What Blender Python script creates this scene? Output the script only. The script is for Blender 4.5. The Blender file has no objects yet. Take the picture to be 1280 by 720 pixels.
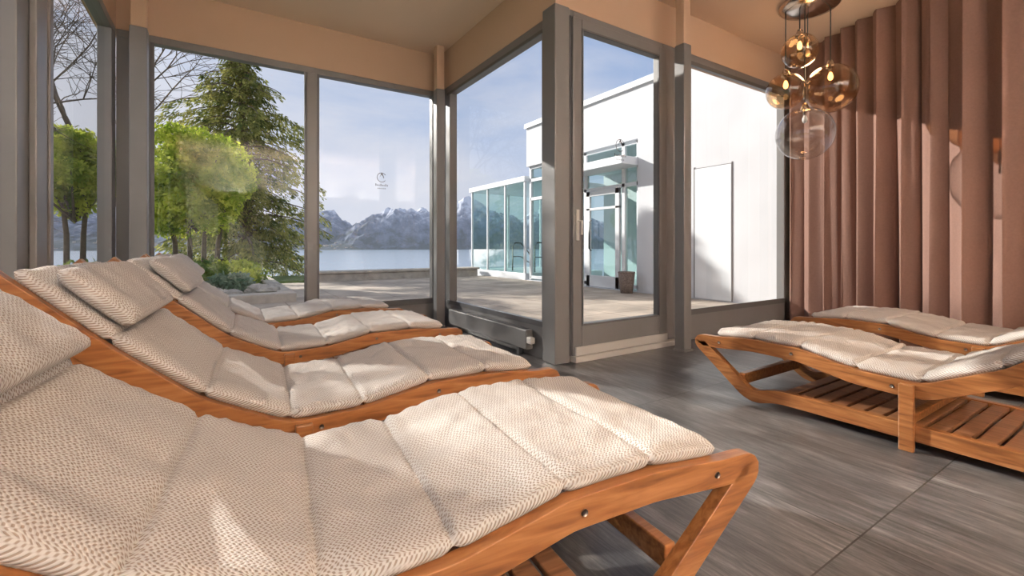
import bpy, math, random
import numpy as np
from mathutils import Vector, noise
random.seed(4); rng=np.random.default_rng(7)
scene=bpy.context.scene
try:
    scene.view_settings.view_transform='Standard'
    scene.view_settings.look='None'
except Exception as e: print(e)

# ------------------------------------------------------------------ materials
def newmat(name):
    m=bpy.data.materials.new(name); m.use_nodes=True
    nt=m.node_tree; return m,nt,nt.nodes,nt.links
def bsdf(nt): return nt.nodes['Principled BSDF']
def simple(name,col,rough=.5,metal=0,bump=0,bscale=50,spec=.5,var=0,vscale=3):
    m,nt,N,L=newmat(name); b=bsdf(nt)
    b.inputs['Base Color'].default_value=(*col,1); b.inputs['Roughness'].default_value=rough
    b.inputs['Metallic'].default_value=metal; b.inputs['Specular IOR Level'].default_value=spec
    tc=N.new('ShaderNodeTexCoord')
    if var:
        n=N.new('ShaderNodeTexNoise'); n.inputs['Scale'].default_value=vscale; n.inputs['Detail'].default_value=5
        L.new(tc.outputs['Object'],n.inputs['Vector'])
        r=N.new('ShaderNodeValToRGB'); r.color_ramp.elements[0].position=.3; r.color_ramp.elements[1].position=.7
        r.color_ramp.elements[0].color=(*[c*(1-var) for c in col],1); r.color_ramp.elements[1].color=(*[min(1,c*(1+var)) for c in col],1)
        L.new(n.outputs['Fac'],r.inputs['Fac']); L.new(r.outputs['Color'],b.inputs['Base Color'])
    if bump:
        n=N.new('ShaderNodeTexNoise'); n.inputs['Scale'].default_value=bscale; n.inputs['Detail'].default_value=4
        L.new(tc.outputs['Object'],n.inputs['Vector'])
        bp=N.new('ShaderNodeBump'); bp.inputs['Strength'].default_value=bump; bp.inputs['Distance'].default_value=.01
        L.new(n.outputs['Fac'],bp.inputs['Height']); L.new(bp.outputs['Normal'],b.inputs['Normal'])
    return m
def M(N,L,op,a,b=None,c=None):
    n=N.new('ShaderNodeMath'); n.operation=op
    for i,v in enumerate((a,b,c)):
        if v is None: continue
        if isinstance(v,(int,float)): n.inputs[i].default_value=v
        else: L.new(v,n.inputs[i])
    return n.outputs[0]
def ramp(N,L,fac,stops):
    r=N.new('ShaderNodeValToRGB'); e=r.color_ramp.elements
    e[0].position=stops[0][0]; e[0].color=(*stops[0][1],1)
    e[1].position=stops[-1][0]; e[1].color=(*stops[-1][1],1)
    for p,c in stops[1:-1]:
        k=e.new(p); k.color=(*c,1)
    L.new(fac,r.inputs['Fac']); return r.outputs['Color']

m_wall=simple('beige_plaster',(.58,.405,.285),.85,bump=.15,bscale=120)
m_ceil=simple('ceiling_plaster',(.84,.655,.51),.9)
m_backwall=simple('back_plaster',(.80,.75,.69),.9)
m_frame=simple('grey_aluminium',(.185,.18,.178),.40,metal=.1,var=.06,vscale=2)
m_frame2=simple('grey_frame_dark',(.095,.095,.098),.4)
m_sill=simple('pale_sill',(.60,.58,.55),.5)
m_white=simple('white_render',(.62,.635,.665),.8,var=.07,vscale=.7)
m_whitef=simple('white_frame',(.66,.69,.72),.5)
m_chrome=simple('brushed_copper_chrome',(.62,.55,.50),.18,metal=1)
m_black=simple('black_cord',(.03,.03,.03),.4)
m_bolt=simple('steel_bolt',(.25,.22,.2),.3,metal=1)

def mk_glass(name,tint=(1,1,1),base=.04,k=.7,p=4.0,rough=0.0):
    m,nt,N,L=newmat(name); N.remove(bsdf(nt))
    out=N['Material Output']; t=N.new('ShaderNodeBsdfTransparent'); t.inputs[0].default_value=(*tint,1)
    g=N.new('ShaderNodeBsdfGlossy'); g.inputs['Roughness'].default_value=rough
    f=N.new('ShaderNodeLayerWeight'); f.inputs['Blend'].default_value=.5
    fac=M(N,L,'ADD',M(N,L,'MULTIPLY',M(N,L,'POWER',f.outputs['Facing'],p),k),base)
    mx=N.new('ShaderNodeMixShader'); L.new(fac,mx.inputs[0])
    L.new(t.outputs[0],mx.inputs[1]); L.new(g.outputs[0],mx.inputs[2]); L.new(mx.outputs[0],out.inputs['Surface'])
    return m
m_glass=mk_glass('window_glass',(.98,.99,.99),.04,.6,4)
m_glassgreen=mk_glass('pavilion_glass',(.70,.87,.84),.12,.6,3)
m_amber=mk_glass('amber_glass',(.93,.76,.57),.08,.75,2.4,.02)
m_clear=mk_glass('clear_smoked_glass',(.93,.92,.91),.08,.75,2.4,.02)

def mk_emit(name,col,s):
    m,nt,N,L=newmat(name); b=bsdf(nt); b.inputs['Base Color'].default_value=(*col,1)
    b.inputs['Emission Color'].default_value=(*col,1); b.inputs['Emission Strength'].default_value=s; return m
m_bulb=mk_emit('warm_filament',(1,.60,.25),4)
m_bulboff=simple('bulb_glass',(.75,.72,.68),.2)

def mk_wood(name,c1,c2,c3):
    m,nt,N,L=newmat(name); b=bsdf(nt)
    tc=N.new('ShaderNodeTexCoord'); mp=N.new('ShaderNodeMapping'); mp.inputs['Scale'].default_value=(3,30,30)
    L.new(tc.outputs['Object'],mp.inputs['Vector'])
    n=N.new('ShaderNodeTexNoise'); n.inputs['Scale'].default_value=1.6; n.inputs['Detail'].default_value=6; n.inputs['Distortion'].default_value=.6
    L.new(mp.outputs[0],n.inputs['Vector'])
    L.new(ramp(N,L,n.outputs['Fac'],[(.3,c1),(.5,c2),(.72,c3)]),b.inputs['Base Color'])
    b.inputs['Roughness'].default_value=.3
    bp=N.new('ShaderNodeBump'); bp.inputs['Strength'].default_value=.1; bp.inputs['Distance'].default_value=.003
    L.new(n.outputs['Fac'],bp.inputs['Height']); L.new(bp.outputs['Normal'],b.inputs['Normal'])
    return m
m_wood=mk_wood('teak_frame',(.17,.062,.02),(.30,.118,.038),(.42,.19,.07))
m_slat=mk_wood('teak_slats',(.13,.058,.028),(.235,.105,.05),(.34,.17,.085))

def mk_weave():
    m,nt,N,L=newmat('woven_cushion'); b=bsdf(nt)
    uv=N.new('ShaderNodeUVMap'); uv.uv_map='UVMap'
    sp=N.new('ShaderNodeSeparateXYZ'); L.new(uv.outputs[0],sp.inputs[0])
    P=.0112
    u=M(N,L,'MULTIPLY',sp.outputs['X'],2*math.pi/P); v=M(N,L,'MULTIPLY',sp.outputs['Y'],2*math.pi/P)
    su=M(N,L,'SINE',M(N,L,'MULTIPLY',u,.5))
    sv=M(N,L,'SINE',M(N,L,'ADD',v,M(N,L,'MULTIPLY',su,1.2)))
    ss=M(N,L,'SINE',u)
    h=M(N,L,'ADD',M(N,L,'MULTIPLY',M(N,L,'MULTIPLY',sv,ss),.9),M(N,L,'MULTIPLY',sv,.15))
    fac=M(N,L,'ADD',M(N,L,'MULTIPLY',h,.65),.52)
    col=ramp(N,L,fac,[(.18,(.34,.275,.225)),(.60,(.70,.675,.645))])
    tc=N.new('ShaderNodeTexCoord'); n=N.new('ShaderNodeTexNoise'); n.inputs['Scale'].default_value=6; n.inputs['Detail'].default_value=3
    L.new(tc.outputs['Object'],n.inputs['Vector'])
    L.new(col,b.inputs['Base Color'])
    b.inputs['Roughness'].default_value=.95; b.inputs['Specular IOR Level'].default_value=.12
    b1=N.new('ShaderNodeBump'); b1.inputs['Strength'].default_value=.6; b1.inputs['Distance'].default_value=.05
    L.new(n.outputs['Fac'],b1.inputs['Height'])
    b2=N.new('ShaderNodeBump'); b2.inputs['Strength'].default_value=.6; b2.inputs['Distance'].default_value=.002
    L.new(fac,b2.inputs['Height']); L.new(b1.outputs[0],b2.inputs['Normal']); L.new(b2.outputs[0],b.inputs['Normal'])
    return m
m_cush=mk_weave()

def mk_floor():
    m,nt,N,L=newmat('slate_tile'); b=bsdf(nt)
    tc=N.new('ShaderNodeTexCoord'); sp=N.new('ShaderNodeSeparateXYZ'); L.new(tc.outputs['Object'],sp.inputs[0])
    cb=N.new('ShaderNodeCombineXYZ')
    L.new(M(N,L,'SUBTRACT',sp.outputs['Y'],.664-3.9),cb.inputs[0]); L.new(M(N,L,'SUBTRACT',sp.outputs['X'],2.54-6.8),cb.inputs[1])
    br=N.new('ShaderNodeTexBrick'); br.inputs['Scale'].default_value=1; br.inputs['Brick Width'].default_value=1.3; br.inputs['Row Height'].default_value=.68
    br.inputs['Mortar Size'].default_value=.003; br.offset=.0
    br.inputs['Color1'].default_value=(0,0,0,1); br.inputs['Color2'].default_value=(1,1,1,1); br.inputs['Mortar'].default_value=(.5,.5,.5,1)
    L.new(cb.outputs[0],br.inputs['Vector'])
    sc=N.new('ShaderNodeVectorMath'); sc.operation='SCALE'; sc.inputs['Scale'].default_value=17; L.new(br.outputs['Color'],sc.inputs[0])
    def nz(scale,s,det,rough,dist):
        mp=N.new('ShaderNodeMapping'); mp.inputs['Scale'].default_value=scale
        L.new(tc.outputs['Object'],mp.inputs['Vector'])
        va=N.new('ShaderNodeVectorMath'); va.operation='ADD'; L.new(mp.outputs[0],va.inputs[0]); L.new(sc.outputs[0],va.inputs[1])
        n=N.new('ShaderNodeTexNoise'); n.inputs['Scale'].default_value=s; n.inputs['Detail'].default_value=det; n.inputs['Roughness'].default_value=rough; n.inputs['Distortion'].default_value=dist
        L.new(va.outputs[0],n.inputs['Vector']); return n.outputs['Fac']
    nf=nz((34,2.4,1),1.4,9,.78,.5); nb=nz((6,1.6,1),1.0,6,.65,.8)
    f=M(N,L,'ADD',M(N,L,'MULTIPLY',nf,.6),M(N,L,'MULTIPLY',nb,.4))
    c=ramp(N,L,f,[(.38,(.038,.038,.040)),(.47,(.080,.079,.081)),(.55,(.135,.133,.134)),(.66,(.27,.265,.262))])
    tv=M(N,L,'ADD',M(N,L,'MULTIPLY',br.outputs['Color'],.22),.9)
    mx=N.new('ShaderNodeVectorMath'); mx.operation='SCALE'; L.new(c,mx.inputs[0]); L.new(tv,mx.inputs['Scale'])
    mi=N.new('ShaderNodeMixRGB'); L.new(br.outputs['Fac'],mi.inputs[0]); L.new(mx.outputs[0],mi.inputs[1]); mi.inputs[2].default_value=(.04,.038,.036,1)
    L.new(mi.outputs[0],b.inputs['Base Color']); 
    L.new(M(N,L,'ADD',M(N,L,'MULTIPLY',nf,.25),.20),b.inputs['Roughness'])
    bp=N.new('ShaderNodeBump'); bp.inputs['Strength'].default_value=.2; bp.inputs['Distance'].default_value=.003
    L.new(M(N,L,'SUBTRACT',nf,br.outputs['Fac']),bp.inputs['Height']); L.new(bp.outputs[0],b.inputs['Normal'])
    return m
m_floor=mk_floor()
def mk_pave():
    m,nt,N,L=newmat('terrace_paving'); b=bsdf(nt)
    tc=N.new('ShaderNodeTexCoord')
    br=N.new('ShaderNodeTexBrick'); br.inputs['Scale'].default_value=1; br.inputs['Brick Width'].default_value=1.0; br.inputs['Row Height'].default_value=1.0
    br.inputs['Mortar Size'].default_value=.012; br.offset=0
    br.inputs['Color1'].default_value=(.50,.44,.37,1); br.inputs['Color2'].default_value=(.42,.37,.32,1); br.inputs['Mortar'].default_value=(.27,.23,.19,1)
    L.new(tc.outputs['Object'],br.inputs['Vector'])
    n=N.new('ShaderNodeTexNoise'); n.inputs['Scale'].default_value=1.1; n.inputs['Detail'].default_value=8
    L.new(tc.outputs['Object'],n.inputs['Vector'])
    mx=N.new('ShaderNodeVectorMath'); mx.operation='MULTIPLY'; L.new(br.outputs['Color'],mx.inputs[0]); L.new(ramp(N,L,n.outputs['Fac'],[(.35,(.6,.58,.56)),(.65,(1.1,1.05,1.0))]),mx.inputs[1])
    L.new(mx.outputs[0],b.inputs['Base Color']); b.inputs['Roughness'].default_value=.8
    return m
m_pave=mk_pave()
m_stone=simple('ledge_stone',(.42,.38,.33),.85,var=.25,vscale=4,bump=.3,bscale=20)
m_grass=simple('lawn',(.10,.14,.035),.9,var=.4,vscale=6)
m_bark=simple('bark',(.12,.09,.065),.9,bump=.6,bscale=25,var=.3,vscale=10)
def mk_curtain():
    m=simple('curtain_fabric',(.215,.124,.098),.9,bump=.25,bscale=350,var=.06,vscale=60,spec=.2); b=bsdf(m.node_tree)
    b.inputs['Sheen Weight'].default_value=.15; b.inputs['Sheen Tint'].default_value=(.75,.58,.46,1); return m
m_curt=mk_curtain()
def mk_leaf(name,c1,c2,tr=.4):
    m,nt,N,L=newmat(name); N.remove(bsdf(nt)); out=N['Material Output']
    tc=N.new('ShaderNodeTexCoord'); n=N.new('ShaderNodeTexNoise'); n.inputs['Scale'].default_value=2.5; n.inputs['Detail'].default_value=4
    L.new(tc.outputs['Object'],n.inputs['Vector']); c=ramp(N,L,n.outputs['Fac'],[(.35,c1),(.65,c2)])
    d=N.new('ShaderNodeBsdfDiffuse'); t=N.new('ShaderNodeBsdfTranslucent'); L.new(c,d.inputs[0]); L.new(c,t.inputs[0])
    mx=N.new('ShaderNodeMixShader'); mx.inputs[0].default_value=tr; L.new(d.outputs[0],mx.inputs[1]); L.new(t.outputs[0],mx.inputs[2]); L.new(mx.outputs[0],out.inputs['Surface'])
    return m
m_leafy=mk_leaf('laurel_leaves',(.22,.33,.035),(.74,.76,.13),.5)
m_needle=mk_leaf('conifer_needles',(.07,.105,.035),(.42,.40,.12),.45)
m_shrub=mk_leaf('shrub_leaves',(.09,.18,.05),(.40,.45,.12),.4)
m_ggrass=mk_leaf('grey_green_shrub',(.13,.21,.13),(.34,.42,.30),.3)
def mk_mount():
    m,nt,N,L=newmat('hazy_mountain'); b=bsdf(nt)
    g=N.new('ShaderNodeNewGeometry'); sp=N.new('ShaderNodeSeparateXYZ'); L.new(g.outputs['Position'],sp.inputs[0])
    n=N.new('ShaderNodeTexNoise'); n.inputs['Scale'].default_value=.10; n.inputs['Detail'].default_value=9; n.inputs['Roughness'].default_value=.7; L.new(g.outputs['Position'],n.inputs['Vector'])
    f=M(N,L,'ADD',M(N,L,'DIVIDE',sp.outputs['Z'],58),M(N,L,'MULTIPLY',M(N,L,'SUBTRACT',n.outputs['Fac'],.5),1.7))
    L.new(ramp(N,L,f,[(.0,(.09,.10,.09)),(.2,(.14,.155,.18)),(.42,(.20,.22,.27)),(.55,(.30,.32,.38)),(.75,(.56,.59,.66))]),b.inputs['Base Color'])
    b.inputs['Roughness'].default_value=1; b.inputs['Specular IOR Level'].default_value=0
    b.inputs['Emission Color'].default_value=(.42,.48,.62,1); b.inputs['Emission Strength'].default_value=.22  # faint blue glow painted in as distance haze
    return m
m_mount=mk_mount()
m_lake=simple('lake_water',(.34,.42,.50),.18,bump=.5,bscale=1.5)
m_town=simple('town_walls',(.66,.60,.54),.9)

# ------------------------------------------------------------------ helpers
def add(name,verts,faces,mat,parent=None,smooth=False,uv=None):
    me=bpy.data.meshes.new(name); me.from_pydata([tuple(v) for v in verts],[],faces); me.update()
    if mat: me.materials.append(mat)
    if smooth: me.polygons.foreach_set('use_smooth',[True]*len(me.polygons))
    ob=bpy.data.objects.new(name,me); bpy.context.collection.objects.link(ob)
    if parent: ob.parent=parent
    return ob
def empty(name,loc=(0,0,0),rz=0):
    e=bpy.data.objects.new(name,None); e.location=loc; e.rotation_euler=(0,0,rz); bpy.context.collection.objects.link(e); e.empty_display_size=.1
    return e
BF=[(0,3,2,1),(4,5,6,7),(0,1,5,4),(1,2,6,5),(2,3,7,6),(3,0,4,7)]
def boxes(name,bl,mat,parent=None,bevel=0):
    V=[];F=[]
    for (x0,x1,y0,y1,z0,z1) in bl:
        o=len(V); V+=[(x0,y0,z0),(x1,y0,z0),(x1,y1,z0),(x0,y1,z0),(x0,y0,z1),(x1,y0,z1),(x1,y1,z1),(x0,y1,z1)]
        F+=[tuple(o+i for i in f) for f in BF]
    ob=add(name,V,F,mat,parent)
    if bevel:
        b=ob.modifiers.new('bevel','BEVEL'); b.width=bevel; b.segments=2; b.limit_method='ANGLE'
    return ob
def tube(name,pts,radii,mat,parent=None,n=10):
    V=[];F=[]; pts=[Vector(p) for p in pts]
    if isinstance(radii,(int,float)): radii=[radii]*len(pts)
    for i,p in enumerate(pts):
        t=(pts[min(i+1,len(pts)-1)]-pts[max(i-1,0)]).normalized()
        a=t.cross(Vector((0,0,1)) if abs(t.z)<.9 else Vector((1,0,0))).normalized(); b=t.cross(a)
        for k in range(n):
            an=2*math.pi*k/n; V.append(p+(a*math.cos(an)+b*math.sin(an))*radii[i])
    for i in range(len(pts)-1):
        for k in range(n):
            F.append((i*n+k,i*n+(k+1)%n,(i+1)*n+(k+1)%n,(i+1)*n+k))
    F.append(tuple(range(n))); F.append(tuple((len(pts)-1)*n+k for k in reversed(range(n))))
    return add(name,V,F,mat,parent,True)
def lathe(name,prof,mat,loc=(0,0,0),parent=None,n=40):
    V=[];F=[]
    for r,z in prof:
        for k in range(n):
            a=2*math.pi*k/n; V.append((loc[0]+r*math.cos(a),loc[1]+r*math.sin(a),loc[2]+z))
    for i in range(len(prof)-1):
        for k in range(n): F.append((i*n+k,i*n+(k+1)%n,(i+1)*n+(k+1)%n,(i+1)*n+k))
    return add(name,V,F,mat,parent,True)

# ------------------------------------------------------------------ room shell
CH=3.47; GT=2.93; GB=.32
XL=-.80; YA=5.46; XB=2.40; YC=3.04; XE=6.4; YS=-3.2
boxes('floor',[(XL-.1,XB+.1,YS,YA+.12,-.1,0),(XB+.1,XE+.2,YS,YC+.12,-.1,0)],m_floor)
boxes('ceiling',[(XL-.3,XB+.25,YS,YA+.3,CH,CH+.2),(XB+.25,XE+.2,YS,YC+.3,CH,CH+.2)],m_ceil)
boxes('wall_north',[(XL-.15,XB,YA,YA+.25,3.0,CH)],m_wall)
boxes('wall_return',[(XB,XB+.2,YC,YA+.25,3.06,CH),(XB,XB+.2,YC+.16,YA+.25,3.0,3.06)],m_wall)
boxes('wall_terrace',[(XB+.2,XE+.2,YC,YC+.25,3.06,CH)],m_wall)
boxes('wall_west',[(XL-.15,XL,YS,YA,3.0,CH)],m_wall)
boxes('wall_east',[(XE,XE+.2,YS,YC,0,CH)],m_wall)
boxes('wall_south',[(XL-.1,XE+.2,YS-.2,YS,0,CH)],m_backwall)

w=empty('window_1')
d0,d1=YA,YA+.1
boxes('frame',[(XL,XB,d0,d1,0,GB),(XL,XB,d0,d1,GT,3.0),(XL,-.55,d0,d1,GB,GT),(.81,.915,d0-.02,d1,GB,GT),(XB-.1,XB,d0,d1,GB,GT)],m_frame,w,.006)
boxes('frame_bead',[(XL+.25,.81,d0-.015,d0,GB-.05,GB+.02),(.915,XB-.1,d0-.015,d0,GB-.05,GB+.02),(-.55,-.52,d0-.012,d0,GB,GT),(.785,.81,d0-.012,d0,GB,GT),(.915,.94,d0-.012,d0,GB,GT)],m_frame2,w)
add('glass',[(-.55,d0+.05,GB),(XB-.1,d0+.05,GB),(XB-.1,d0+.05,GT),(-.55,d0+.05,GT)],[(0,1,2,3)],m_glass,w)
w=empty('window_2')
boxes('frame',[(XB,XB+.1,YC+.16,YA,0,GB),(XB,XB+.1,YC+.16,YA,GT-.03,3.0),(XB,XB+.1,YC+.16,YC+.20,GB,GT),(XB,XB+.1,5.15,YA,GB,GT)],m_frame,w,.006)
boxes('frame_bead',[(XB-.012,XB,YC+.16,5.2,GB-.03,GB+.015),(XB-.012,XB,YC+.16,5.2,GT-.045,GT-.015)],m_frame2,w)
add('glass',[(XB+.05,YC+.2,GB),(XB+.05,5.15,GB),(XB+.05,5.15,GT-.03),(XB+.05,YC+.2,GT-.03)],[(0,1,2,3)],m_glass,w)
boxes('trim_1',[(XB-.03,XB+.13,YC-.03,YC+.15,0,3.055)],m_frame,None,.008)
d=empty('door_1')
a0,a1=YC,YC+.1
boxes('outer_frame',[(XB+.13,2.60,a0,a1,0,3.06),(3.78,3.95,a0,a1,0,3.06),(2.6,3.78,a0,a1,2.99,3.06)],m_frame,d,.006)
boxes('leaf',[(2.56,2.66,a0-.04,a0+.04,.05,2.99),(3.68,3.80,a0-.04,a0+.04,.05,2.99),(2.66,3.68,a0-.04,a0+.04,2.89,2.99),(2.66,3.68,a0-.04,a0+.04,.05,.32)],m_frame,d,.008)
boxes('leaf_shadow_gap',[(2.545,2.56,a0-.015,a0-.005,.05,3.0),(3.80,3.815,a0-.015,a0-.005,.05,3.0)],m_frame2,d)
boxes('bead',[(2.66,2.675,a0-.045,a0-.03,.32,2.89),(3.665,3.68,a0-.045,a0-.03,.32,2.89),(2.66,3.68,a0-.045,a0-.03,.305,.32),(2.66,3.68,a0-.045,a0-.03,2.89,2.905)],m_frame2,d)
add('glass',[(2.66,a0,.32),(3.68,a0,.32),(3.68,a0,2.89),(2.66,a0,2.89)],[(0,1,2,3)],m_glass,d)
boxes('threshold',[(2.56,3.95,a0-.08,a0+.0,0,.05),(2.58,3.78,a0-.06,a0-.041,.055,.13)],m_sill,d,.004)
boxes('handle_plate',[(2.59,2.625,a0-.05,a0-.04,1.05,1.32)],m_sill,d,.003)
tube('handle',[(2.607,a0-.05,1.22),(2.607,a0-.10,1.22),(2.607,a0-.10,1.10)],.010,m_sill,d)
w=empty('window_3')
boxes('frame',[(3.95,6.25,a0,a1,0,.30),(3.95,6.25,a0,a1,2.98,3.06),(3.95,4.22,a0,a1,.3,2.98),(6.17,6.4,a0,a1,0,3.06)],m_frame,w,.006)
boxes('bead',[(4.22,6.17,a0-.012,a0,.27,.33),(4.22,6.17,a0-.012,a0,2.94,2.98)],m_frame2,w)
add('glass',[(4.22,a0+.05,.3),(6.17,a0+.05,.3),(6.17,a0+.05,2.98),(4.22,a0+.05,2.98)],[(0,1,2,3)],m_glass,w)
w=empty('window_4')
posts=[(YS,YS+.15),(-1.5,-1.25),(.6,.85),(3.05,3.5),(5.28,YA)]
fr=[(XL-.1,XL,YS,YA,0,.25),(XL-.1,XL,YS,YA,GT,3.0)]+[(XL-.1,XL,p,q,.25,GT) for p,q in posts]+[(XL,XL+.03,3.2,3.36,0,GT),(XL-.03,XL+.012,3.5,3.56,.25,GT)]
boxes('frame',fr,m_frame,w,.006)
add('glass',[(XL-.05,YS,.25),(XL-.05,YA,.25),(XL-.05,YA,GT),(XL-.05,YS,GT)],[(0,1,2,3)],m_glass,w)
def pole(x,y,h):
    e=empty('structural_post')
    boxes('post_shaft',[(x-h,x+h,y-h,y+h,0,2.93)],m_frame,e,.008)
    boxes('post_head',[(x-h*.9,x+h*.9,y-h*.9,y+h*.9,2.93,CH-.002)],m_wall,e,.008)
    boxes('post_base',[(x-h*1.2,x+h*1.2,y-h*1.2,y+h*1.2,0,.02)],m_frame,e)
pole(3.745,2.776,.055); pole(-.60,5.17,.062); pole(2.28,5.2,.055)
c=empty('convector_heater')
boxes('body',[(XB-.09,XB-.015,3.35,5.0,.07,.25)],m_frame,c,.01)
boxes('grille',[(XB-.085,XB-.025,3.4+i*.04,3.425+i*.04,.251,.256) for i in range(38)],m_frame2,c)
boxes('bracket',[(XB-.07,XB-.02,3.5,3.54,0,.07),(XB-.07,XB-.02,4.8,4.84,0,.07)],m_frame2,c)
boxes('valve',[(XB-.09,XB-.04,3.28,3.35,.13,.19)],m_sill,c,.01)
m_decal=simple('decal_grey',(.22,.22,.25),.6)
def decal(x,y,z,nm='window_decal'):
    e=empty(nm); V=[];F=[]; m=m_decal
    n=40
    for k in range(n):
        a=2*math.pi*k/n*.82+.6
        for r in (.052,.059): V.append((x+r*math.cos(a),y,z+.02+r*math.sin(a)))
    F=[(2*i,2*i+1,2*i+3,2*i+2) for i in range(n-1)]
    o=len(V)
    for k in range(20):
        f=k/19; px=x-.03+.055*f; pz=z+.0+.05*math.sin(f*3)
        V+= [(px,y,pz),(px+.004,y,pz+.012+.012*math.sin(f*3.1))]
    F+=[(o+2*i,o+2*i+1,o+2*i+3,o+2*i+2) for i in range(19)]
    add('emblem',V,F,m,e)
    boxes('lettering',[(x-.075+i*.02,x-.075+i*.02+.009,y-.001,y,z-.085,z-.068+.01*((i*7)%3==0)) for i in range(8)]+[(x-.05+i*.018,x-.05+i*.018+.008,y-.001,y,z-.12,z-.108) for i in range(6)],m,e)
decal(1.66,YA+.048,1.82); decal(3.17,a0-.002,1.93)

# ------------------------------------------------------------------ loungers
HW=.385
class Path:
    def __init__(s,prof):
        SE=prof[-1][0]; zE=prof[-1][1]
        px_=np.array([p[0] for p in prof]); pz_=np.array([p[1] for p in prof])
        S=np.linspace(-.3,2.2,1251); Z=np.interp(S,px_,pz_)
        Z[S<0]=.435+(S[S<0])*.085; Z[S>SE]=zE+(S[S>SE]-SE)*1.0
        ker=np.exp(-np.linspace(-3,3,61)**2/2); ker/=ker.sum()
        Zs=np.convolve(np.pad(Z,30,mode='edge'),ker,'valid')
        mask=(S>=0)&(S<=SE); s.PS=S[mask]; s.PZ=Zs[mask]
        s.arc=np.concatenate([[0],np.cumsum(np.hypot(np.diff(s.PS),np.diff(s.PZ)))]); s.LT=s.arc[-1]; s.prof=prof
    def on(s,a,off=0):
        I=lambda q,y: np.interp(q,s.arc,y)
        e=.004; tx=I(a+e,s.PS)-I(a-e,s.PS); tz=I(a+e,s.PZ)-I(a-e,s.PZ); l=np.hypot(tx,tz)+1e-9
        return I(a,s.PS)-tz/l*off, I(a,s.PZ)+tx/l*off
    def of(s,x): return float(np.interp(x,s.PS,s.arc))
def cushion_mesh(P,a0,a1,seams,off,th,seed):
    knots=[a0]+seams+[a1]; A=[]
    for i in range(len(knots)-1):
        f=.5-.5*np.cos(np.linspace(0,math.pi,23)); A+=list(knots[i]+(knots[i+1]-knots[i])*f[:-1])
    A.append(a1); A=np.array(A); ny=41
    ys=np.sin(np.linspace(-math.pi/2,math.pi/2,ny))
    V=[];UV=[]
    half=th/2
    for a in A:
        dend=min(a-a0,a1-a); dseam=min([abs(a-k) for k in seams]) if seams else 9
        k=max([i for i in range(len(knots)-1) if knots[i]<=a+1e-9]); f=(a-knots[k])/(knots[k+1]-knots[k])
        puff=.88+.13*math.sin(math.pi*min(max(f,0),1))**.6
        h=half*puff*(1-.5*math.exp(-(dseam/.009)**2))
        if dend<.028: h*=math.sqrt(max(0,1-((.028-dend)/.028)**2))*.93+.07
        hw=HW-.008*math.exp(-(dseam/.014)**2)-.012*math.exp(-(dend/.015)**2)
        cx,cz=P.on(np.array([a]),off); ux,uz=P.on(np.array([a]),off+1); nx,nz=(ux-cx)[0],(uz-cz)[0]; cx=cx[0];cz=cz[0]
        for side in (1,-1):
            idx=range(ny) if side==1 else range(ny-2,0,-1)
            for j in idx:
                yv=ys[j]; e=max(0,1-abs(yv)**16)**.5
                g=.0018*math.sin(a*95+6*noise.noise(Vector((a*4,seed,0))))*max(0,(abs(yv)-.75)/.25)
                wr=.0045*noise.noise(Vector((a*6+seed*3,yv*3.0,seed)))+.0034*noise.noise(Vector((a*24,yv*5+a*8,seed+5)))+g
                o=side*h*e+(wr*2.2*e if side==1 else 0)
                edge=hw*yv+.004*noise.noise(Vector((a*9,seed+yv,2)))
                V.append((cx+nx*o,edge,cz+nz*o)); UV.append((edge,a+ (o if abs(yv)>.97 else 0)))
    m=2*ny-2; F=[]
    for i in range(len(A)-1):
        for j in range(m): F.append((i*m+j,(i+1)*m+j,(i+1)*m+(j+1)%m,i*m+(j+1)%m))
    F.append(tuple(range(m))); F.append(tuple((len(A)-1)*m+j for j in reversed(range(m))))
    return (V,F,UV)
def fillet(pts,r):
    out=[Vector(pts[0])]
    for i in range(1,len(pts)-1):
        p=Vector(pts[i]); a=Vector(pts[i-1]); b=Vector(pts[i+1]); rr=r[i]
        if rr==0: out.append(p); continue
        q0=p+(a-p).normalized()*min(rr,(a-p).length*.48); q1=p+(b-p).normalized()*min(rr,(b-p).length*.48)
        for k in range(9):
            t=k/8; out.append(q0*(1-t)**2+p*2*t*(1-t)+q1*t*t)
    out.append(Vector(pts[-1])); return out
def sweep2d(path,hh,y0,y1,V,F):
    o=len(V)
    for i,p in enumerate(path):
        t=(path[min(i+1,len(path)-1)]-path[max(i-1,0)]).normalized(); n=Vector((-t.y,t.x))
        for (sg,y) in ((1,y0),(1,y1),(-1,y1),(-1,y0)):
            q=p+n*hh*sg; V.append((q.x,y,q.y))
    for i in range(len(path)-1):
        for k in range(4): F.append((o+i*4+k,o+i*4+(k+1)%4,o+(i+1)*4+(k+1)%4,o+(i+1)*4+k))
    F.append((o,o+3,o+2,o+1)); e=o+(len(path)-1)*4; F.append((e,e+1,e+2,e+3))
def clean(me):
    import bmesh
    bm=bmesh.new(); bm.from_mesh(me); bmesh.ops.recalc_face_normals(bm,faces=bm.faces); bm.to_mesh(me); bm.free()
def tomesh(name,V,F,UV,mat,smooth=True):
    me=bpy.data.meshes.new(name); me.from_pydata(V,[],F); me.materials.append(mat)
    if UV is not None:
        l=me.uv_layers.new(name='UVMap')
        for lp in me.loops: l.data[lp.index].uv=UV[lp.vertex_index]
    clean(me); me.polygons.foreach_set('use_smooth',[smooth]*len(me.polygons)); return me
OFF=-.088
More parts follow.
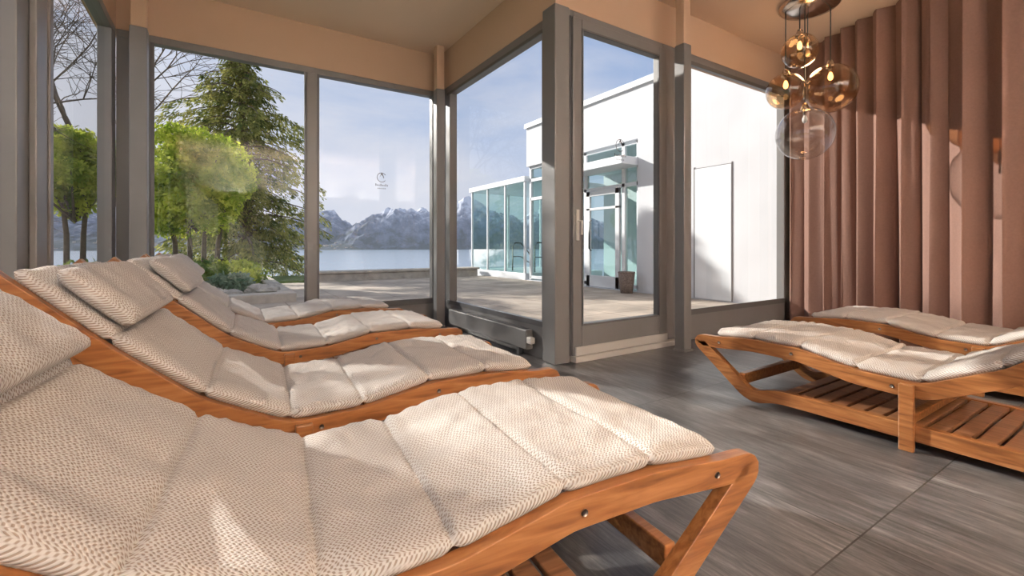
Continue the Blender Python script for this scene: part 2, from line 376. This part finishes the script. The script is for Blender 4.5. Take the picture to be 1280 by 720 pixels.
class Kit:
    def __init__(s,prof,seam_s,pil0,pil1,seeds):
        P=s.P=Path(prof); LT=P.LT
        rx,rz=P.on(np.linspace(0,LT,70),OFF)
        rp=[(float(x),float(z)) for x,z in zip(rx,rz)]
        rp=[(rp[-1][0]+.035,rp[-1][1]+.036)]+rp[::-1]
        corner=[rp[-1],(-.135,rp[-1][1]-.004),(.255,.038),(.40,.085),(1.0,.088),(1.78,.088)]
        path=[Vector(p) for p in rp[:-1]]+fillet(corner,[0,.055,.085,.08,0,0])
        V=[];F=[]
        for y0,y1 in ((.366,.408),(-.408,-.366)): sweep2d(path,.0385,y0,y1,V,F)
        s.frame=tomesh('frame',V,F,None,m_wood,False)
        sm=[P.of(x) for x in seam_s]
        s.cush=[tomesh('cushion',*cushion_mesh(P,0,LT,sm,-.031,.06,sd),m_cush) for sd in seeds]
        s.pil=[tomesh('head_pad',*cushion_mesh(P,P.of(pil0),LT-pil1,[],.036,.070,sd+7),m_cush) for sd in seeds]
        zt=float(np.interp(1.69,P.PS,P.PZ))-.14
        B=[(1.01,1.07,y0,y1,0,.325) for y0,y1 in ((.41,.438),(-.438,-.41))]
        B+=[(1.66,1.72,y0,y1,0,zt) for y0,y1 in ((.366,.404),(-.404,-.366))]
        B+=[(.155,.195,-.366,.366,.10,.17),(1.02,1.06,-.41,.41,.13,.17),(1.67,1.71,-.366,.366,.09,.15)]
        s.extra=B
def lounger(x,y,ang,kit,k):
    P=kit.P; LT=P.LT
    e=empty('sun_lounger',(x,y,0),math.radians(ang))
    def put(me):
        o=bpy.data.objects.new(me.name,me); o.parent=e; bpy.context.collection.objects.link(o); return o
    f=put(kit.frame); b=f.modifiers.new('bevel','BEVEL'); b.width=.007; b.segments=3; b.limit_method='ANGLE'; b.angle_limit=math.radians(50)
    put(kit.cush[k%len(kit.cush)]); put(kit.pil[k%len(kit.pil)])
    boxes('legs_and_braces',kit.extra,m_wood,e,.005)
    boxes('base_slats',[(.44+i*.083,.44+i*.083+.066,-.366,.366,.10,.122) for i in range(16)],m_slat,e,.004)
    V=[];F=[]
    for i in range(20):
        a=.03+i*(LT-.08)/19
        p=[]
        for da,o in ((-.02,-.063),(.02,-.063),(.02,-.083),(-.02,-.083)):
            xx,zz=P.on(np.array([a+da]),o); p.append((float(xx[0]),float(zz[0])))
        o_=len(V); V+=[(q[0],-.366,q[1]) for q in p]+[(q[0],.366,q[1]) for q in p]
        F+=[(o_,o_+1,o_+2,o_+3),(o_+7,o_+6,o_+5,o_+4)]+[(o_+j,o_+4+j,o_+4+(j+1)%4,o_+(j+1)%4) for j in range(4)]
    add('seat_slats',V,F,m_slat,e)
    for sgn in (1,-1):
        for s in (.03,.5,.98):
            xx,zz=P.on(np.array([P.of(s)]),OFF); p=(float(xx[0]),sgn*.407,float(zz[0])); tube('bolt',[p,(p[0],sgn*.412,p[2])],.009,m_bolt,e,12)
    return e
kit=Kit([(-.001,.435),(.26,.457),(.54,.452),(.82,.392),(1.08,.382),(1.34,.51),(1.59,.722),(1.72,.85),(1.82,.945)],(.26,.54,.82,1.08,1.34,1.59),1.58,.07,(1,2,3))
kitA=Kit([(-.001,.435),(.26,.457),(.54,.452),(.82,.392),(1.08,.382),(1.36,.498),(1.645,.69),(1.80,.81),(1.92,.915)],(.26,.54,.82,1.08,1.36,1.645),1.645,.04,(4,))
lounger(1.27,1.171,180-6,kitA,0)
lounger(1.337,2.225,180-4,kit,1)
lounger(1.43,3.52,180-3,kit,2)
lounger(1.42,4.82,180-1,kit,0)
lounger(3.25,1.86,-90,kit,1)
lounger(4.68,1.90,-90,kit,2)

# ------------------------------------------------------------------ curtain
ctrl=[(6.20,2.98),(6.12,2.7),(5.98,2.35),(5.78,1.9),(5.62,1.3),(5.56,.6),(5.56,-.6),(5.56,-3.0)]
c2=[]
for i in range(len(ctrl)-1):
    a=Vector(ctrl[i]);b=Vector(ctrl[i+1]);n=max(2,int((b-a).length/.01))
    for k in range(n): c2.append(a.lerp(b,k/n))
c2.append(Vector(ctrl[-1]))
nz=18;V=[];F=[];ph=0
for i,p in enumerate(c2):
    t=(c2[min(i+8,len(c2)-1)]-c2[max(i-8,0)]).normalized(); n=Vector((t.y,-t.x))
    if n.x>0: n=-n
    ph+=2*math.pi*.01/(.23+.10*noise.noise(Vector((i*.018,3,0))))
    for j in range(nz+1):
        f=j/nz; z=.015+(CH-.02)*f
        amp=(.060-.014*f)*(1+.9*noise.noise(Vector((i*.02,f*.6,7))))
        s=math.sin(ph+.7*noise.noise(Vector((i*.012,f*1.2,1))))
        q=p+n*(amp*s+.012*math.sin(2.3*ph+1)*(.5+noise.noise(Vector((i*.03,f*1.2,2)))))+t*(.015*math.sin(2*ph)); V.append((q.x,q.y,min(z,CH-.003)))
for i in range(len(c2)-1):
    for j in range(nz): F.append((i*(nz+1)+j,(i+1)*(nz+1)+j,(i+1)*(nz+1)+j+1,i*(nz+1)+j+1))
add('curtain',V,F,m_curt,None,True)

# ------------------------------------------------------------------ pendant light
pl=empty('pendant_light')
cx,cy=5.0,2.22; R=(.8406,-.5417); FW=(.5417,.8406)
lathe('canopy',[(0.001,CH-.002),(.26,CH-.002),(.275,CH-.015),(.275,CH-.045),(.25,CH-.07),(.15,CH-.10),(.001,CH-.11)],m_chrome,(cx,cy,0),pl)
def globe(pxo,dep,z,r,mat,i,lit=True):
    x=cx+R[0]*pxo+FW[0]*dep; y=cy+R[1]*pxo+FW[1]*dep
    pr=[(max(.001,r*math.sin(a)),-r*math.cos(a)) for a in np.linspace(0,math.pi*.94,28)]
    lathe('globe_%d'%i,pr,mat,(x,y,z),pl,48)
    lathe('cap_%d'%i,[(.001,r+.045),(.022,r+.045),(.03,r+.02),(.04,r-.005),(.04,r-.03),(.018,r-.035),(.016,r-.07),(.001,r-.07)],m_chrome,(x,y,z),pl,24)
    lathe('bulb_%d'%i,[(.001,-.05),(.016,-.042),(.024,-.02),(.022,.0),(.012,.03),(.001,.035)],m_bulb if lit else m_bulboff,(x,y,z+r-.105),pl,20)
    tube('cord_%d'%i,[(x,y,z+r+.04),(x,y,CH-.08)],.006,m_black,pl,8)
globe(-.13,-.05,2.95,.165,m_amber,1)
globe(.06,.12,3.02,.10,m_clear,2,False)
globe(-.21,.05,2.58,.18,m_amber,3)
globe(.17,-.06,2.57,.235,m_amber,4)
globe(-.06,-.02,2.13,.26,m_clear,5,False)
l=bpy.data.lights.new('pendant_glow','POINT'); l.energy=6; l.color=(1,.72,.42); l.shadow_soft_size=.1
lo=bpy.data.objects.new('pendant_glow',l); lo.location=(cx,cy,2.82); lo.parent=pl; bpy.context.collection.objects.link(lo)

# ------------------------------------------------------------------ added fill lamps, unseen behind the camera, brighten the room off the ceiling
for x in (.3,1.5,2.7,3.9,5.1):
    e=empty('added_fill_uplighter',(x,YS,0))
    boxes('fill_trough',[(-.3,.3,.0,.22,2.30,2.32),(-.3,.3,.2,.22,2.32,2.44),(-.3,-.28,0,.2,2.32,2.44),(.28,.3,0,.2,2.32,2.44)],m_whitef,e)
    L_=bpy.data.lights.new('fill_light','AREA'); L_.shape='RECTANGLE'; L_.size=.5; L_.size_y=.16; L_.energy=330; L_.color=(1,.98,.96)
    o=bpy.data.objects.new('fill_light',L_); o.location=(0,.11,2.34); o.rotation_euler=(math.radians(180-18),0,0); o.parent=e; bpy.context.collection.objects.link(o)

# ------------------------------------------------------------------ exterior
boxes('terrace_paving',[(2.5,7.78,3.16,13.94,-.12,-.02),(1.21,2.5,5.58,13.94,-.12,-.02),(-1,1.21,5.58,9.19,-.12,-.02)],m_pave)
boxes('lawn',[(-14,-1.01,-6,18,-.14,-.04),(-1.0,3,15.21,18,-.3,-.05)],m_grass)
e=empty('terrace_ledge')
boxes('ledge_wall',[(2.2,7.6,14.0,14.5,-.12,.2)],m_stone,e,.03)
boxes('ledge_cap',[(2.15,7.65,13.95,14.55,.2,.27)],m_stone,e,.02)
e=empty('garden_bed')
boxes('soil',[(-1.0,.9,9.5,15,-.10,.08)],m_grass,e)
boxes('edging',[(-1.0,1.2,9.2,9.5,-.1,.15),(.9,1.2,9.5,15,-.1,.15)],m_stone,e,.03)
m_rock=simple('garden_rock',(.40,.37,.33),.9,var=.3,vscale=8,bump=.5,bscale=15)
for i in range(9):
    r=rng.uniform(.10,.2); x=rng.uniform(-.7,.8); y=9.75+rng.uniform(0,.5); V=[];F=[]
    for a in range(7):
        for b_ in range(10):
            th=math.pi*a/6; p_=2*math.pi*b_/10; rr=r*(1+.35*noise.noise(Vector((math.cos(p_)*1.5+i*5,math.sin(p_)*1.5,th))))
            V.append((x+rr*1.3*math.sin(th)*math.cos(p_),y+rr*math.sin(th)*math.sin(p_),.08+r*.45+rr*.7*math.cos(th)))
    for a in range(6):
        for b_ in range(10): F.append((a*10+b_,(a+1)*10+b_,(a+1)*10+(b_+1)%10,a*10+(b_+1)%10))
    add('bed_rock_%d'%i,V,F,m_rock,e)
boxes('lake',[(-900,1200,18,1200,-2.0,-1.6)],m_lake)

b=empty('white_building')
FX=7.8
boxes('tall_wall',[(FX,14,-4,6.95,-.1,4.62)],m_white,b)
boxes('roof_block',[(FX,14,6.95,11.3,3.4,4.55)],m_white,b)
boxes('roof_edge',[(FX-.06,14,-4,11.34,4.55,4.68)],m_whitef,b)
boxes('inner_wall',[(11.0,11.2,6.95,11.3,-.1,3.4),(FX,11,6.95,11.3,-.12,-.01)],m_white,b)
boxes('entry_canopy',[(7.3,8.0,6.95,9.6,2.80,2.98)],m_whitef,b,.01)
boxes('side_door_panel',[(FX-.02,FX,4.75,5.5,0,2.5)],m_whitef,b,.005)
boxes('side_door_gap',[(FX-.012,FX,5.5,5.53,0,2.54),(FX-.012,FX,4.735,4.75,0,2.54),(FX-.012,FX,4.735,5.53,2.5,2.515)],m_frame,b)
GX=7.92
fr=[]
for y in (7.0,7.45,8.75,9.3,10.3,11.2): fr.append((GX-.05,GX+.05,y-.05,y+.05,0,3.4))
for z in (.08,2.42,2.98,3.36): fr.append((GX-.05,GX+.05,7.0,11.2,z-.045,z+.045))
fr+=[(GX-.08,GX-.02,7.55,7.68,0,2.4),(GX-.08,GX-.02,8.55,8.68,0,2.4),(GX-.08,GX-.02,7.55,8.68,2.25,2.38),(GX-.08,GX-.02,7.55,8.68,0,.28),(GX-.08,GX-.02,7.55,8.68,1.9,1.96)]
boxes('entrance_frames',fr,m_whitef,b,.008)
add('entrance_glass',[(GX,7,0),(GX,11.2,0),(GX,11.2,3.4),(GX,7,3.4)],[(0,1,2,3)],m_glassgreen,b)
tube('door_pull',[(GX-.1,8.48,.9),(GX-.16,8.48,.95),(GX-.16,8.48,1.6),(GX-.1,8.48,1.65)],.02,m_black,b)
p=empty('glass_pavilion')
fr=[(FX,11,11.36,14.9,-.1,.18),(FX-.03,11.1,11.36,15.0,2.98,3.14)]
for y in (11.42,12.55,13.7,14.85): fr.append((FX,FX+.07,y-.035,y+.035,.18,2.98))
for x in (9.4,10.95): fr.append((x-.035,x+.035,14.81,14.88,.18,2.98))
boxes('frames',fr,m_whitef,p,.008)
add('glazing',[(FX+.03,11.4,.18),(FX+.03,14.85,.18),(FX+.03,14.85,2.98),(FX+.03,11.4,2.98),(11,14.85,.18),(11,14.85,2.98)],[(0,1,2,3),(1,4,5,2)],m_glassgreen,p)
for yy in (11.7,13.0):
    tube('handrail',[(8.4,yy,.18),(8.4,yy,1.0),(8.5,yy,1.12),(8.8,yy+.1,1.12),(9.4,yy+.5,.8),(9.6,yy+.6,.6),(9.6,yy+.6,.18)],.022,m_black,p)
    tube('handrail_mid',[(8.4,yy,.65),(8.8,yy+.1,.65),(9.5,yy+.55,.4)],.015,m_black,p)
k=empty('wicker_planter')
m_wick=simple('wicker',(.20,.155,.13),.8,bump=.8,bscale=60,var=.4,vscale=40)
lathe('basket',[(.001,-.02),(.13,-.02),(.16,.2),(.18,.42),(.165,.44),(.15,.38),(.001,.38)],m_wick,(7.5,7.0,0),k)
tube('rim',[(7.5+.172*math.cos(a),7.0+.172*math.sin(a),.43) for a in np.linspace(0,2*math.pi,30)],.016,m_wick,k,8)

# ---- vegetation
def leaves(name,P,size,mat,parent,elong=1.6,droop=0.0,dirs=None):
    n=len(P); P=np.array(P)
    a=rng.normal(size=(n,3)); a/=np.linalg.norm(a,axis=1)[:,None]
    if dirs is not None:
        a=np.array(dirs)+a*.35; a/=np.linalg.norm(a,axis=1)[:,None]
    a[:,2]-=droop; a/=np.linalg.norm(a,axis=1)[:,None]
    b=np.cross(a,rng.normal(size=(n,3))); b/=np.linalg.norm(b,axis=1)[:,None]+1e-9
    s=size*(.6+.8*rng.random(n))[:,None]
    V=np.empty((n*4,3)); V[0::4]=P; V[1::4]=P+a*s*elong*.5+b*s*.4; V[2::4]=P+a*s*elong; V[3::4]=P+a*s*elong*.5-b*s*.4
    me=bpy.data.meshes.new(name); me.vertices.add(n*4); me.vertices.foreach_set('co',V.ravel())
    me.loops.add(n*4); me.loops.foreach_set('vertex_index',np.arange(n*4)); me.polygons.add(n)
    me.polygons.foreach_set('loop_start',np.arange(n)*4); me.polygons.foreach_set('loop_total',np.full(n,4)); me.update(); me.validate()
    me.materials.append(mat); o=bpy.data.objects.new(name,me); bpy.context.collection.objects.link(o); o.parent=parent; return o
def blob_points(blobs,n):
    out=[]; w=np.array([r[3]**2 for r in blobs]); w=w/w.sum()
    idx=rng.choice(len(blobs),n,p=w)
    for i in idx:
        x,y,z,r=blobs[i]; d=rng.normal(size=3); d/=np.linalg.norm(d); rr=r*(.55+.45*rng.random()**.5)
        out.append((x+d[0]*rr,y+d[1]*rr,z+d[2]*rr*.9))
    return out
def broad_tree(name,x,y,z0,zc,rx,rz,nb,nl,size,mat,trunks=3,tz=-.1):
    e=empty(name); bl=[]
    for i in range(nb):
        d=rng.normal(size=3); d/=np.linalg.norm(d); f=rng.random()**.4*.78
        bl.append((x+d[0]*rx*f,y+d[1]*rx*f,zc+d[2]*rz*f,rx*(.22+.16*rng.random())))
    leaves('foliage',blob_points(bl,nl),size,mat,e)
    for i in range(trunks):
        ox=(i-(trunks-1)/2)*.28; q=bl[i]
        tube('trunk_%d'%i,[(x+ox,y,tz),(x+ox*1.1,y+.05,z0),(x+ox*1.5,y,(z0+zc)/2),(q[0],q[1],q[2])],[.07,.055,.045,.015],m_bark,e,8)
    for i in range(trunks,min(nb,trunks+10)):
        q=bl[i]; tube('branch_%d'%i,[(x,y,z0+.3),(x*.5+q[0]*.5,y*.5+q[1]*.5,(z0+q[2])/2+.1),(q[0],q[1],q[2])],[.035,.025,.01],m_bark,e,6)
    return e
broad_tree('laurel_tree',-.50,14.4,1.1,2.65,1.4,1.7,52,26000,.07,m_leafy,4)
broad_tree('laurel_tree',-3.0,15.2,1.3,2.7,1.2,1.25,32,12000,.08,m_leafy,2)
broad_tree('laurel_tree',-7.2,16,1.0,2.2,1.4,1.2,26,8000,.085,m_shrub,2)
def conifer(x,y,z0,H,R0):
    e=empty('conifer_tree'); tube('trunk',[(x,y,z0),(x+.1,y,z0+H*.4),(x-.15,y,z0+H*.8),(x-.25,y,z0+H)],[.22,.16,.08,.02],m_bark,e,10)
    P=[];D=[]
    nb=240
    for i in range(nb):
        f=(i+.5)/nb; z=z0+H*(.08+.92*f); L=R0*min(1,(1-f)*3.0+.10)*(.38+.66*rng.random())*(1-.30*f)
        an=i*2.4+rng.random(); dx,dy=math.cos(an),math.sin(an)
        pts=[]
        for k in range(7):
            t=k/6; pts.append((x-.25*f+dx*L*t,y+dy*L*t,z+.25*L*t-.45*L*t*t))
        if i%2==0: tube('branch_%d'%i,pts,[.035*(1-.8*k/6)+.004 for k in range(7)],m_bark,e,5)
        m=int(60+85*L)
        for k in range(m):
            t=(rng.random()**.6); j=t*6; a=int(min(j,5)); q=np.array(pts[a])*(1-(j-a))+np.array(pts[a+1])*(j-a)
            side=(rng.random()-.5)*L*.42*(1-t*.5)
            q=q+np.array([-dy*side,dx*side,-abs(rng.normal())*.15-.12*abs(side)])
            P.append(q); D.append((dx*.6-dy*np.sign(side)*.5,dy*.6+dx*np.sign(side)*.5,-.65))
    leaves('needles',P,.058,m_needle,e,2.8,dirs=D)
conifer(.85,20.5,-.5,9.3,3.3)
def shrub(name,x,y,z,r,mat,n=1800,size=.06):
    e=empty(name); bl=[(x+rng.normal()*r*.4,y+rng.normal()*r*.4,z+r*.55+rng.normal()*r*.12,r*.5) for _ in range(7)]
    leaves('foliage',blob_points(bl,n),size,mat,e)
    for i in range(3): tube('stem_%d'%i,[(x,y,z-.08),(bl[i][0],bl[i][1],bl[i][2])],[.02,.008],m_bark,e,5)
for a in ((.2,10.6,.08,.36,m_ggrass),(-.5,10.9,.08,.45,m_shrub),(.5,11.6,.08,.34,m_leafy),(.3,12.6,.08,.55,m_leafy),(-.3,12.4,.08,.55,m_shrub),(.45,13.5,0.08,.42,m_shrub),(-2.2,11,0,.7,m_shrub),(-3.6,12,0,.8,m_leafy),(-5.2,12,0,.8,m_shrub)):
    shrub('garden_shrub',a[0],a[1],a[2],a[3],a[4])
def bare(x,y,z,H,seed,name='bare_tree'):
    r=random.Random(seed); V=[];E=[];Rr=[]
    def grow(p,d,L,rad,dep):
        V.append(p); Rr.append(rad)
        n=4
        for k in range(n):
            d=(d+Vector((r.gauss(0,.14),r.gauss(0,.14),r.gauss(0,.08)+.03))).normalized(); p=p+d*L/n; V.append(p); Rr.append(rad*(1-.4*(k+1)/n)); E.append((len(V)-2,len(V)-1))
            if dep>0 and k>=1:
                for _ in range(2):
                    ax=Vector((r.gauss(0,1),r.gauss(0,1),r.gauss(0,.4))).normalized(); nd=(d*.65+ax*.75).normalized(); grow(p,nd,L*.62,rad*.5,dep-1)
                if k<n-1: V.append(p); Rr.append(rad*(1-.4*(k+1)/n))
    grow(Vector((x,y,z)),Vector((0,0,1)),H*.5,.10,4)
    cu=bpy.data.curves.new(name,'CURVE'); cu.dimensions='3D'; cu.bevel_depth=1; cu.bevel_resolution=1
    nxt={a:b for a,b in E}; starts=set(nxt)-set(nxt.values())
    for s0 in starts:
        c=[s0]
        while c[-1] in nxt: c.append(nxt[c[-1]])
        s=cu.splines.new('POLY'); s.points.add(len(c)-1)
        for q,i in zip(s.points,c): q.co=(*V[i],1); q.radius=max(Rr[i],.004)
    cu.materials.append(m_bark); o=bpy.data.objects.new(name,cu); bpy.context.collection.objects.link(o)
bare(-6.0,12.0,-.1,9,3); bare(-1.6,17.0,-.1,10,5)

# ---- mountains
peaks=[(125,409,31,56),(142,412,37,60),(160,418,35,60),(175,440,38,66),(207,402,48,74),(235,425,42,84),(84,445,31,48),(60,460,28,60),(-180,640,66,130),(-60,600,30,120),(330,420,44,120),(-320,560,60,150),(20,520,28,90),(108,400,13,32)]
nx_,ny_=400,96; V=[];F=[]
for j in range(ny_):
    for i in range(nx_):
        x=-480+i*2.42; y=360+j*3.7
        h=0
        for (a,b_,hh,w_) in peaks:
            dd=math.hypot((x-a),(y-b_)*.8)/w_; h=max(h,hh*max(0,1-dd**1.15)**1.1)
        rr=noise.ridged_multi_fractal(Vector((x*.03,y*.03,1)),.85,2.1,7,1,2)
        h=h*(.74+.18*rr)+4.0*noise.fractal(Vector((x*.08,y*.08,0)),.75,2.1,7)*min(1,h/8)
        h*=min(1,(j)/8.); h+=4*min(1,j/5)+2*noise.noise(Vector((x*.02,y*.02,4)))*min(1,j/5)
        V.append((x,y,-1.6+max(0,h)))
for j in range(ny_-1):
    for i in range(nx_-1):
        a=j*nx_+i; F.append((a,a+1,a+nx_+1,a+nx_))
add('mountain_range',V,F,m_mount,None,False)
T=[]
for i in range(520):
    x=rng.uniform(-200,330); f=rng.random(); y=364+f*26; s=rng.uniform(.5,1.1); z=-1.1+f*6*rng.random()+.2
    T.append((x,x+s*1.6,y,y+s,z-.5,z+s*.9))
boxes('lakeside_town',T,m_town)

# ------------------------------------------------------------------ world & sun
wd=bpy.data.worlds.new('sky'); scene.world=wd; wd.use_nodes=True; nt=wd.node_tree; N=nt.nodes; L=nt.links
bg=N['Background']; tc=N.new('ShaderNodeTexCoord'); sp=N.new('ShaderNodeSeparateXYZ'); L.new(tc.outputs['Generated'],sp.inputs[0])
g=ramp(N,L,sp.outputs['Z'],[(0.0,(.76,.79,.88)),(.12,(.60,.67,.84)),(.28,(.34,.48,.76)),(.6,(.20,.34,.63))])
mp=N.new('ShaderNodeMapping'); mp.inputs['Scale'].default_value=(1.0,1.0,3.2); L.new(tc.outputs['Generated'],mp.inputs['Vector'])
n=N.new('ShaderNodeTexNoise'); n.inputs['Scale'].default_value=1.9; n.inputs['Detail'].default_value=8; n.inputs['Distortion'].default_value=.35; n.inputs['Roughness'].default_value=.52
L.new(mp.outputs[0],n.inputs['Vector'])
cf=M(N,L,'SUBTRACT',n.outputs['Fac'],M(N,L,'MULTIPLY',sp.outputs['X'],.25))
cl=ramp(N,L,cf,[(.24,(0,0,0)),(.54,(1,1,1))])
mx=N.new('ShaderNodeMixRGB'); L.new(M(N,L,'MULTIPLY',cl,.88),mx.inputs[0]); L.new(g,mx.inputs[1]); mx.inputs[2].default_value=(.80,.81,.89,1)
L.new(mx.outputs[0],bg.inputs['Color']); bg.inputs['Strength'].default_value=1.0
s=bpy.data.lights.new('sun','SUN'); s.energy=8.5; s.angle=math.radians(.6); s.color=(1,.94,.86)
so=bpy.data.objects.new('sun',s); bpy.context.collection.objects.link(so)
el=math.radians(24); dv=Vector((-.45*math.cos(el),.893*math.cos(el),math.sin(el)))
so.rotation_euler=dv.to_track_quat('Z','Y').to_euler(); so.location=(-10,12,14)

# ------------------------------------------------------------------ camera
cam=bpy.data.cameras.new('camera'); co=bpy.data.objects.new('camera',cam); bpy.context.collection.objects.link(co)
co.location=(0,0,1.0); co.rotation_euler=(math.radians(90),0,math.radians(-32.8))
cam.sensor_width=36; cam.lens=567/1280*36; cam.shift_y=-52/1280; cam.clip_start=.02; cam.clip_end=3000
scene.camera=co
